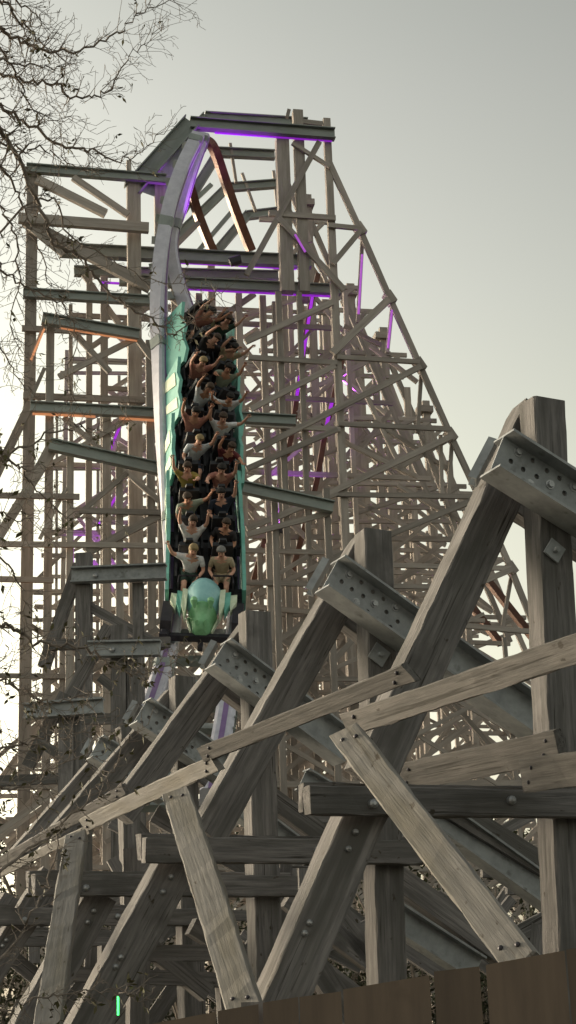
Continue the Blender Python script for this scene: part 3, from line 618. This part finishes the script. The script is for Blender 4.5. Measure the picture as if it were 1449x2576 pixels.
# ------------------------------------------------------------------ riders
def skin(verts, edges, rad, sub=1):
    me = bpy.data.meshes.new('s'); me.from_pydata(verts, edges, []); o = bpy.data.objects.new('s', me); COL.objects.link(o)
    md = o.modifiers.new('k', 'SKIN'); md.use_smooth_shade = True
    for i, sv in enumerate(me.skin_vertices[0].data): sv.radius = rad[i] if isinstance(rad[i], tuple) else (rad[i], rad[i]); sv.use_root = (i == 0)
    sb = o.modifiers.new('d', 'SUBSURF'); sb.levels = sb.render_levels = sub
    dg = bpy.context.evaluated_depsgraph_get(); dg.update(); out = bpy.data.meshes.new_from_object(o.evaluated_get(dg)); bpy.data.objects.remove(o); return out
def arm(pose, s):
    sh = V((s * .19, 0, .5))
    if pose == 'up': return [sh, V((s * .3, .06, .72)), V((s * .3, .1, .96)), V((s * .3, .12, 1.04))]
    if pose == 'fwd': return [sh, V((s * .27, .22, .56)), V((s * .24, .46, .7)), V((s * .23, .53, .75))]
    if pose == 'out': return [sh, V((s * .42, .05, .6)), V((s * .52, .12, .84)), V((s * .54, .14, .92))]
    return [sh, V((s * .27, .08, .26)), V((s * .16, .3, .24)), V((s * .12, .37, .26))]
def person_meshes(pl, pr):
    vs = [(0, 0, .06), (0, -.02, .25), (0, 0, .46), (0, .01, .57), (0, .02, .64), (0, .035, .72), (0, .03, .8)]; rd = [(.15, .11), (.13, .1), (.15, .1), (.055, .055), (.07, .075), (.08, .095), (.065, .075)]
    ed = [(i, i + 1) for i in range(6)]
    for s in (-1, 1):
        k = len(vs); vs += [(s * .1, .05, .05), (s * .12, .42, .12), (s * .12, .5, -.12), (s * .12, .47, -.3), (s * .12, .56, -.34)]; rd += [.085, .062, .052, .038, .035]; ed += [(0, k), (k, k + 1), (k + 1, k + 2), (k + 2, k + 3), (k + 3, k + 4)]
    hands = []
    for s, p in ((-1, pl), (1, pr)):
        k = len(vs); A = arm(p, s); vs += [tuple(x) for x in A]; rd += [.058, .042, .03, (.038, .02)]; ed += [(2, k), (k, k + 1), (k + 1, k + 2), (k + 2, k + 3)]; hands.append((A[2], A[3], s))
    body = skin(vs, ed, rd)
    mb = MB(); mb.v = [v.co.copy() for v in body.vertices]; mb.f = [tuple(p.vertices) for p in body.polygons]; mb.m = [0] * len(mb.f)
    for w, h, s in hands:              # four bent fingers of unequal length and a thumb from the side of the palm
        d = (h - w).normalized(); x = d.cross(V((0, 1, 0))); x = x.normalized() if x.length > .1 else V((1, 0, 0)); y = x.cross(d)
        for j, ln in enumerate((.06, .075, .08, .068)):
            b = h + x * (.027 * (j - 1.5) / 1.5) + d * .012; mb.add(tube([b, b + d * ln * .55 + y * .006, b + d * ln + y * .02], [.0095, .0088, .007], 5))
        b = (w + h) / 2 - x * s * .025; mb.add(tube([b, b - x * s * .03 + d * .03, b - x * s * .038 + d * .062], [.011, .01, .008], 5))
    hd = V((0, .033, .735))            # face: nose, eyes, mouth, ears
    mb.add(tube([hd + V((0, .088, .012)), hd + V((0, .106, -.014)), hd + V((0, .1, -.03))], [.009, .015, .009], 6))
    for s in (-1, 1):
        mb.add(tube([hd + V((s * .032, .083, .014)), hd + V((s * .032, .094, .014))], [.012, .009], 6), 1)
        mb.add(tube([hd + V((s * .078, -.005, -.02)), hd + V((s * .09, -.012, .0)), hd + V((s * .08, -.01, .022))], [.01, .014, .01], 5))
    mb.add(tube([hd + V((-.026, .086, -.052)), hd + V((0, .097, -.056)), hd + V((.026, .086, -.052))], [.007, .014, .007], 6), 2)
    # shirt and shorts follow the body
    sv = [(0, 0, .03), (0, -.02, .25), (0, 0, .46), (0, .005, .53)]; sr = [(.165, .125), (.15, .12), (.168, .118), (.07, .07)]; se = [(0, 1), (1, 2), (2, 3)]
    for s, p in ((-1, pl), (1, pr)):
        A = arm(p, s); k = len(sv); sv += [tuple(A[0]), tuple(A[0].lerp(A[1], .75))]; sr += [.075, .062]; se += [(2, k), (k, k + 1)]
    shirt = skin(sv, se, sr)
    tv = [(0, 0, .05)]; trr = [(.168, .13)]; te = []
    for s in (-1, 1): k = len(tv); tv += [(s * .1, .06, .055), (s * .12, .36, .11)]; trr += [.1, .08]; te += [(0, k), (k, k + 1)]
    return mb, shirt, skin(tv, te, trr)
def hair_mesh(long):
    mb = MB(); rings = []
    for i in range(7):
        th = math.pi * .56 * i / 6; z = .745 + .115 * math.cos(th); r_ = .098 * math.sin(th) + .004
        rings.append([(r_ * math.cos(a * math.pi / 6), .018 + r_ * 1.12 * math.sin(a * math.pi / 6) - .02 * i / 6, z + (.05 * max(0, math.sin(a * math.pi / 6)) if i > 3 else 0)) for a in range(12)])
    if long:
        for zz in (.64, .54, .46): rings.append([(.085 * math.cos(a * math.pi / 6), -.035 + .06 * math.sin(a * math.pi / 6), zz) for a in range(12)])
    vs, fs = loft(rings); mb.add((vs, fs)); return fixn(mb.mesh())
HAIR = [hair_mesh(0), hair_mesh(1)]
def cm(n, c, c2=None): return mat(n, c, .8, 0, c2 or tuple(x * .75 for x in c), (14, 14, 14))
SK = [cm('skin', (.72, .42, .31), (.62, .34, .25)), cm('tan_skin', (.62, .33, .22), (.52, .26, .17)), cm('brown_skin', (.36, .19, .12))]
EYE = cm('eye', (.05, .04, .035)); LIP = cm('lip', (.32, .1, .08))
HC = [cm('brown_hair', (.07, .045, .03)), cm('black_hair', (.02, .017, .015)), cm('fair_hair', (.3, .22, .11)), cm('grey_hair', (.24, .23, .22))]
CLO = dict(white=cm('white_cloth', (.8, .8, .82)), pale=cm('pale_grey_cloth', (.6, .64, .68)), navy=cm('navy_cloth', (.025, .035, .06)), maroon=cm('maroon_cloth', (.16, .03, .035)), black=cm('black_cloth', (.025, .022, .026)),
           mustard=cm('mustard_cloth', (.36, .28, .07)), beige=cm('beige_cloth', (.46, .38, .26)), green=cm('dark_green_cloth', (.03, .06, .045)), rose=cm('rose_cloth', (.45, .2, .16)), sage=cm('sage_cloth', (.32, .36, .28)))
PC_ = {}
def pm(pl, pr, sk):
    if (pl, pr) not in PC_: PC_[(pl, pr)] = person_meshes(pl, pr)
    mb, sh, tr_ = PC_[(pl, pr)]
    key = (pl, pr, sk)
    if key not in PC_:
        me = mb.mesh([SK[sk], EYE, LIP]); [setattr(p, 'use_smooth', True) for p in me.polygons]; PC_[key] = me
    return PC_[key], sh, tr_
def dressed(me, m):
    c = me.copy(); c.materials.clear(); c.materials.append(m); return c
# per row from the front: (seat toward photo left, seat toward photo right) -> poses, shirt, shorts, hair, skin
WEAR = [[('low', 'out', 'white', 'green', 2, 1, 0), ('low', 'low', 'beige', 'beige', 3, 0, 0)],
        [('up', 'up', 'white', 'navy', 0, 1, 0), ('low', 'low', 'black', 'black', 0, 0, 1)],
        [('out', 'low', 'sage', 'navy', 0, 0, 1), ('up', 'low', 'navy', 'navy', 1, 0, 0)],
        [('fwd', 'up', 'mustard', 'green', 0, 1, 0), ('up', 'fwd', 'rose', 'black', 1, 0, 0)],
        [('up', 'low', 'pale', 'navy', 2, 0, 0), ('fwd', 'up', 'maroon', 'navy', 0, 1, 1)],
        [('up', 'up', 'rose', 'black', 1, 1, 1), ('out', 'up', 'white', 'green', 0, 0, 0)],
        [('fwd', 'up', 'pale', 'black', 0, 1, 2), ('up', 'out', 'white', 'navy', 1, 0, 1)],
        [('up', 'up', 'rose', 'black', 2, 0, 0), ('up', 'fwd', 'sage', 'navy', 1, 1, 1)],
        [('out', 'up', 'black', 'navy', 0, 0, 0), ('up', 'up', 'beige', 'green', 1, 1, 0)],
        [('up', 'up', 'rose', 'black', 1, 0, 1), ('up', 'up', 'green', 'navy', 0, 0, 0)]]
ORD = ['front', 'second', 'third', 'fourth', 'fifth', 'sixth', 'seventh', 'eighth', 'ninth', 'last']
PN = {'low': 'hands on the lap bar', 'up': 'both arms raised', 'fwd': 'arms held forward'}
HN = ['brown', 'black', 'fair', 'grey']
for w_, ci, ry, s in ROWS:
    row = ci * 2 + (0 if ry > 0 else 1); left = 0 if proj(w_.translation)[0] < proj(w_ @ V((-s * .7, 0, 0)))[0] else 1
    pl, pr, sh, tz, hc, hl, sk = WEAR[row][left]
    body, shirt, shorts = pm(pl, pr, sk)
    ps = PN[pl] if pl == pr else 'one arm raised' if 'up' in (pl, pr) else 'an arm stretched out'
    o = put('person', body, None); o.matrix_world = w_ @ M.Rotation(R(random.uniform(-13, 13)), 4, 'Z') @ M.Rotation(R(random.uniform(-7, 6)), 4, 'X') @ M.Rotation(R(random.uniform(-8, 8)), 4, 'Y') @ M.Scale(random.uniform(.97, 1.06), 4)
    tag(o, 'rider with %s hair in %s shirt, %s, %s row %s seat' % (HN[hc], sh, ps, ORD[row], 'left' if left == 0 else 'right'), 'person', 'riders on the train')
    for nm, me, m in (('shirt', shirt, CLO[sh]), ('shorts', shorts, CLO[tz]), ('hair', HAIR[hl], HC[hc])): put(nm, dressed(me, m), None, o, True)

# ------------------------------------------------------------------ lamps in the structure
def flood(lab, p, tgt, col, power, size, m):
    d = (tgt - p).normalized()
    th = thing('floodlight', lab, 'floodlight', p, 'coloured floodlights')
    mb = MB(); mb.box(0, 0, -.08, .3, .22, .16, tx=1.15, ty=1.15); orient(put('housing', mb.mesh(), MT['iron'], th), p, d, V((0, -1, .01)))
    mb = MB(); mb.box(0, 0, .008, .3, .2, .012); orient(put('lens', mb.mesh(), MT[m], th), p, d, V((0, -1, .01)))
    l = bpy.data.lights.new('floodlight_lamp', 'SPOT'); l.energy = power; l.color = col; l.spot_size = R(size); l.spot_blend = .5; l.shadow_soft_size = .12
    lo = bpy.data.objects.new('floodlight_lamp', l); COL.objects.link(lo); lo.parent = th
    lo.matrix_basis = M.Translation(d * .05) @ d.to_track_quat('-Z', 'Y').to_matrix().to_4x4()
PU = (.5, .06, 1); AM = (1, .38, .1)
flood('purple floodlight shining up the right lattice', at(700, 1330, 43.6), at(830, 850, 45.5), PU, 110, 60, 'purple')
flood('purple floodlight inside the right lattice near the slope posts', at(850, 1010, 49), at(940, 700, 44), PU, 500, 70, 'purple')
flood('purple floodlight low in the left lattice', at(215, 1560, 42.8), at(300, 1050, 48), PU, 260, 50, 'purple')
flood('purple floodlight below the crown beam', at(590, 650, 41.6), at(500, 400, 41.5), PU, 200, 80, 'purple')
flood('amber floodlight at the foot of the left bents', at(-150, 1950, 35.5), at(115, 1180, 41.6), AM, 60, 26, 'amber')

# ------------------------------------------------------------------ trees
def twigs(mb, lm, p, d, L, r, lev, rg, leaf):
    n = max(3, int(L / .05)); pts = [p]; dd = d.copy()
    for i in range(n):
        dd = (dd + V((rg.gauss(0, .1), rg.gauss(0, .09), rg.gauss(0, .1) + .015))).normalized(); pts.append(pts[-1] + dd * (L / n))
    mb.add(tube(pts, [max(.0014, r * (1 - .8 * i / n)) for i in range(n + 1)], 4))
    if lev > 0:
        for i in range(1, n + 1):
            if rg.random() < .5:
                ax = V((rg.gauss(0, 1), rg.gauss(0, .7), rg.gauss(0, 1))); ax = (ax - dd * ax.dot(dd)).normalized()
                twigs(mb, lm, pts[i], (dd * .75 + ax * .75).normalized(), L * rg.uniform(.3, .6), r * .6, lev - 1, rg, leaf)
    if lm is not None and rg.random() < leaf:
        q = pts[-1]
        for _ in range(rg.randint(1, 3)):
            a = V((rg.gauss(0, 1), rg.gauss(0, 1), rg.gauss(-.4, 1))).normalized(); b = a.cross(V((rg.random(), rg.random(), 1))).normalized(); s = rg.uniform(.012, .026)
            lm.add(([q, q + a * s + b * s * .45, q + a * s * 2.1, q + a * s - b * s * .45], [(0, 1, 2, 3)]))
def limb_tree(name, lab, cat, limbs, base, trunk_top, seed, leaf, dens=1.0):
    rg = random.Random(seed); th = thing(name, lab, cat, V((base.x, base.y, 0)))
    mb = MB(); pts = [V((0, 0, 0)), V((.05, .02, trunk_top * .4)), V((-.04, 0, trunk_top * .75)), V((.0, .03, trunk_top))]
    mb.add(tube(spline(pts, 6), [.14 - .1 * i / 18 for i in range(19)], 9)); put('trunk', mb.mesh(), MT['bark'], th, True)
    tw = MB(); lm = MB()
    for spec, Y0, Y1, r0, r1, tl in limbs:
        P_ = [at(u, v, Y0 + (Y1 - Y0) * i / (len(spec) - 1)) - th.location for i, (u, v) in enumerate(spec)]
        z0 = P_[0].z - .25; P_ = [V((0, 0, max(.3, min(trunk_top - .05, z0))))] + P_
        pts = spline(P_, 6); n = len(pts)
        pts = [p + V((rg.gauss(0, .008), rg.gauss(0, .02), rg.gauss(0, .008))) for p in pts]
        rad = [.82 * (r0 + (r1 - r0) * i / (n - 1)) for i in range(n)]
        put('limb', MB().add(tube(pts, rad, 6)).mesh(), MT['bark'], th, True)
        for i in range(5, n):
            for _ in range(2):
                if rg.random() < .6 * dens:
                    d = (pts[i] - pts[i - 1]).normalized(); ax = V((rg.gauss(0, 1), rg.gauss(0, .6), rg.gauss(0, 1))); ax = (ax - d * ax.dot(d)).normalized()
                    twigs(tw, lm, pts[i], (d * .7 + ax * .8).normalized(), tl * rg.uniform(.5, 1.2), max(.0022, rad[i] * .45), 2, rg, leaf)
    put('twigs', tw.mesh(), MT['bark'], th); put('leaves', lm.mesh(), MT['leaf'], th)
limb_tree('bare_tree', 'bare tree reaching in from the upper left edge over the tower', 'tree', [
    ([(-60, 90), (0, 78), (60, 108), (120, 128), (200, 125), (290, 85), (345, 38), (435, -4)], 8.6, 9.2, .018, .003, .17),
    ([(-80, 20), (0, 12), (50, 52), (92, 96), (130, 130)], 8.2, 8.6, .014, .004, .2),
    ([(-90, 170), (0, 190), (70, 205), (140, 210), (170, 240), (230, 245), (280, 220), (320, 150), (370, 105), (405, 66)], 8.8, 9.4, .014, .0025, .15),
    ([(-80, 250), (0, 270), (60, 310), (170, 370), (230, 380), (285, 400), (350, 388), (410, 335)], 8.5, 9.2, .017, .0025, .15),
    ([(-60, 260), (0, 326), (30, 375), (60, 430), (113, 550), (131, 606), (201, 649), (247, 705), (318, 765), (389, 811), (430, 838), (470, 815), (507, 777), (560, 740)], 8.3, 9.3, .02, .0025, .12),
    ([(-60, 380), (0, 420), (40, 470), (75, 560), (100, 640), (130, 740), (160, 850)], 8.2, 8.9, .013, .002, .15),
    ([(-80, 600), (0, 670), (60, 716), (140, 760), (190, 830), (170, 960), (190, 1000)], 8.4, 9, .011, .002, .15),
    ([(-80, 330), (0, 352), (50, 372), (120, 380), (170, 410), (230, 440)], 8.3, 8.9, .012, .002, .17),
    ([(-80, 60), (-10, 110), (40, 190), (70, 260), (120, 300), (180, 300)], 8.2, 8.9, .013, .002, .17),
    ([(-80, -40), (10, -20), (70, 20), (110, 60)], 8.2, 8.6, .013, .003, .2),
    ([(-60, 480), (0, 520), (40, 600), (50, 700), (30, 800), (50, 900)], 8.2, 8.8, .011, .002, .16),
    ([(-90, 120), (-20, 150), (60, 160), (120, 170), (180, 160)], 8.2, 8.7, .012, .003, .18),
    ([(-60, 860), (0, 880), (40, 940), (90, 1000)], 8.2, 8.8, .009, .002, .14),
    ([(100, 500), (170, 590), (260, 640), (380, 700), (470, 720)], 8.7, 9.2, .009, .002, .1),
], V((-2.0, 8.5, 0)), 5.6, 11, .03, 1.45)
limb_tree('sapling', 'leafy brown twigged sapling at lower left in front of the bents', 'tree', [
    ([(-60, 1170), (0, 1151), (91, 1109), (152, 1085), (197, 1073), (230, 1082), (285, 1078), (330, 1010)], 8.4, 9.2, .011, .002, .13),
    ([(-60, 1130), (18, 1151), (55, 1179), (76, 1215), (130, 1266), (170, 1294), (250, 1310)], 8.4, 9, .011, .002, .13),
    ([(-60, 1560), (0, 1572), (42, 1581), (91, 1614), (170, 1623), (227, 1638), (260, 1660), (303, 1681), (333, 1696), (388, 1687), (439, 1666), (490, 1640)], 8.2, 9.2, .014, .0025, .12),
    ([(-60, 1690), (0, 1711), (67, 1741), (103, 1760), (150, 1765), (230, 1740)], 8.3, 9, .012, .003, .16),
    ([(-60, 1900), (0, 1887), (60, 1869), (115, 1854), (190, 1850), (250, 1800)], 8.1, 8.8, .011, .002, .18),
    ([(-60, 2230), (0, 2187), (101, 2116), (172, 2060), (242, 1980), (283, 1940), (330, 1850)], 7.9, 8.8, .012, .003, .12),
    ([(-40, 2460), (0, 2414), (81, 2308), (141, 2166), (150, 2080)], 7.9, 8.6, .011, .003, .1),
    ([(-40, 2550), (0, 2540), (100, 2515), (192, 2495), (283, 2489), (350, 2520)], 7.8, 8.4, .008, .002, .1),
    ([(-60, 1380), (0, 1400), (50, 1480), (70, 1560), (120, 1660)], 8.2, 8.8, .01, .002, .16),
    ([(-60, 1960), (20, 1990), (90, 1960), (160, 1920), (220, 1900)], 8.1, 8.7, .01, .002, .18),
    ([(-60, 1300), (0, 1290), (60, 1310), (110, 1290)], 8.1, 8.7, .008, .002, .18),
], V((-1.95, 8.2, 0)), 4.0, 5, .13, 1.1)
def far_tree(u, v, Y, h, wd, seed, lab):
    rg = random.Random(seed); top = at(u, v, Y); th = thing('broadleaf_tree', lab, 'tree', V((top.x, top.y, 0)), 'trees beyond the coaster'); H = top.z
    mb = MB(); mb.add(tube([V((0, 0, 0)), V((.1, 0, H * .4)), V((0, .1, H * .8))], [.35, .25, .08], 7))
    for _ in range(6):
        a = rg.uniform(0, 6.28); z = H * rg.uniform(.3, .6); mb.add(tube([V((0, 0, z)), V((math.cos(a) * wd * .5, math.sin(a) * wd * .5, z + H * .22))], [.14, .03], 5))
    put('trunk', mb.mesh(), MT['bark'], th); cr = MB()
    cl = [(V((rg.gauss(0, wd * .33), rg.gauss(0, wd * .33), H * rg.uniform(.3, .93))), rg.uniform(.7, 1.5)) for _ in range(42)]
    for c, r_ in cl:
        for _ in range(46):
            q = c + V((rg.gauss(0, 1), rg.gauss(0, 1), rg.gauss(0, .8))) * r_ * .55; a = V((rg.gauss(0, 1), rg.gauss(0, 1), rg.gauss(0, 1))).normalized(); b = a.cross(V((.2, .3, .9))).normalized(); s = rg.uniform(.12, .26)
            cr.add(([q, q + a * s + b * s * .5, q + a * s * 2, q + a * s - b * s * .5], [(0, 1, 2, 3)]))
    put('crown', cr.mesh(), MT['farleaf'], th)
for i, (u, v) in enumerate(((-120, 1990), (60, 1900), (230, 1960), (420, 1880), (600, 1960), (780, 1890), (960, 1950), (1130, 1880), (1300, 1980), (1480, 1930))):
    far_tree(u, v, 86 + 3 * (i % 3), 0, 3.6, 40 + i, 'dark broadleaf tree beyond the coaster, seen through the timbers')

def shrub(u, v, Y, wd, seed):
    rg = random.Random(seed); top = at(u, v, Y); H = top.z; th = thing('dark_shrub', 'dark leafy shrub low behind the near bents, glimpsed between timbers', 'shrub', V((top.x, top.y, 0)), 'dark shrubs behind the near bents')
    mb = MB(); cr = MB()
    for _ in range(9):
        a = rg.uniform(0, 6.28); r_ = rg.uniform(.2, .8) * wd; e = V((math.cos(a) * r_, math.sin(a) * r_ * .6, H * rg.uniform(.55, .92))); mb.add(tube(spline([V((0, 0, 0)), e * .5 + V((0, 0, H * .12)), e], 3), [.05 - .006 * i for i in range(7)], 5))
        for _ in range(330):
            q = e * rg.uniform(.25, 1.03) + V((rg.gauss(0, .38), rg.gauss(0, .3), rg.gauss(0, .3))); a_ = V((rg.gauss(0, 1), rg.gauss(0, 1), rg.gauss(0, 1))).normalized(); b_ = a_.cross(V((.2, .3, .9))).normalized(); s_ = rg.uniform(.035, .075)
            cr.add(([q, q + a_ * s_ + b_ * s_ * .5, q + a_ * s_ * 2, q + a_ * s_ - b_ * s_ * .5], [(0, 1, 2, 3)]))
    put('stems', mb.mesh(), MT['bark'], th); put('foliage', cr.mesh(), MT['farleaf'], th)
for i, (u, v) in enumerate(((-30, 2120), (170, 2180), (350, 2130), (520, 2160), (700, 2100), (880, 2170), (1060, 2090), (1220, 2150), (1390, 2060), (1520, 2120))):
    shrub(u, v, 27 + 2.2 * (i % 3), 1.5, 90 + i)

# ------------------------------------------------------------------ light
SUN_EL, SUN_AZ = 7, -58                # degrees; azimuth from the view direction, minus = left
w = bpy.data.worlds.new('World'); S.world = w; w.use_nodes = True; N = w.node_tree.nodes; L = w.node_tree.links
sky = N.new('ShaderNodeTexSky'); sky.sky_type = 'NISHITA'; sky.sun_disc = False; sky.sun_elevation = R(SUN_EL); sky.sun_rotation = R(SUN_AZ); sky.dust_density = 5; sky.air_density = 1; sky.ozone_density = 1
hs = N.new('ShaderNodeHueSaturation'); hs.inputs['Saturation'].default_value = .3; L.new(sky.outputs[0], hs.inputs['Color'])
tc = N.new('ShaderNodeTexCoord'); sx = N.new('ShaderNodeSeparateXYZ'); L.new(tc.outputs['Generated'], sx.inputs[0])
cr = N.new('ShaderNodeValToRGB'); L.new(sx.outputs['Z'], cr.inputs[0]); E = cr.color_ramp.elements   # evening haze: warmer and brighter low down
E[0].position = 0; E[0].color = (1.0, .93, .75, 1); E[1].position = .62; E[1].color = (.6, .59, .51, 1)
for p_, c_ in ((.22, (1.0, .945, .765, 1)), (.34, (.89, .855, .7, 1)), (.42, (.82, .79, .67, 1)), (.52, (.72, .695, .6, 1))): e = E.new(p_); e.color = c_
mu = N.new('ShaderNodeMix'); mu.data_type = 'RGBA'; mu.blend_type = 'MULTIPLY'; mu.inputs[0].default_value = 1; L.new(hs.outputs[0], mu.inputs[6]); L.new(cr.outputs[0], mu.inputs[7])
mr = N.new('ShaderNodeMapRange'); L.new(sx.outputs['X'], mr.inputs[0])     # glow on the sun's side
for i_, x_ in ((1, -.25), (2, .25), (3, 1.17), (4, .83)): mr.inputs[i_].default_value = x_
vm = N.new('ShaderNodeVectorMath'); vm.operation = 'SCALE'; L.new(mu.outputs[2], vm.inputs[0]); L.new(mr.outputs[0], vm.inputs['Scale'])
bg = N['Background']; L.new(vm.outputs[0], bg.inputs['Color']); bg.inputs['Strength'].default_value = .15
sl = bpy.data.lights.new('sun', 'SUN'); sl.energy = .26; sl.angle = R(12); sl.color = (1, .9, .76); so = bpy.data.objects.new('sun', sl); COL.objects.link(so)
sd = V((math.sin(R(SUN_AZ)) * math.cos(R(SUN_EL)), math.cos(R(SUN_AZ)) * math.cos(R(SUN_EL)), math.sin(R(SUN_EL))))
so.rotation_euler = sd.to_track_quat('Z', 'Y').to_euler()
vs_ = S.view_settings; vs_.view_transform = 'Standard'; vs_.look = 'None'; vs_.exposure = 1.95; vs_.gamma = 1
S.cycles.max_bounces = 6
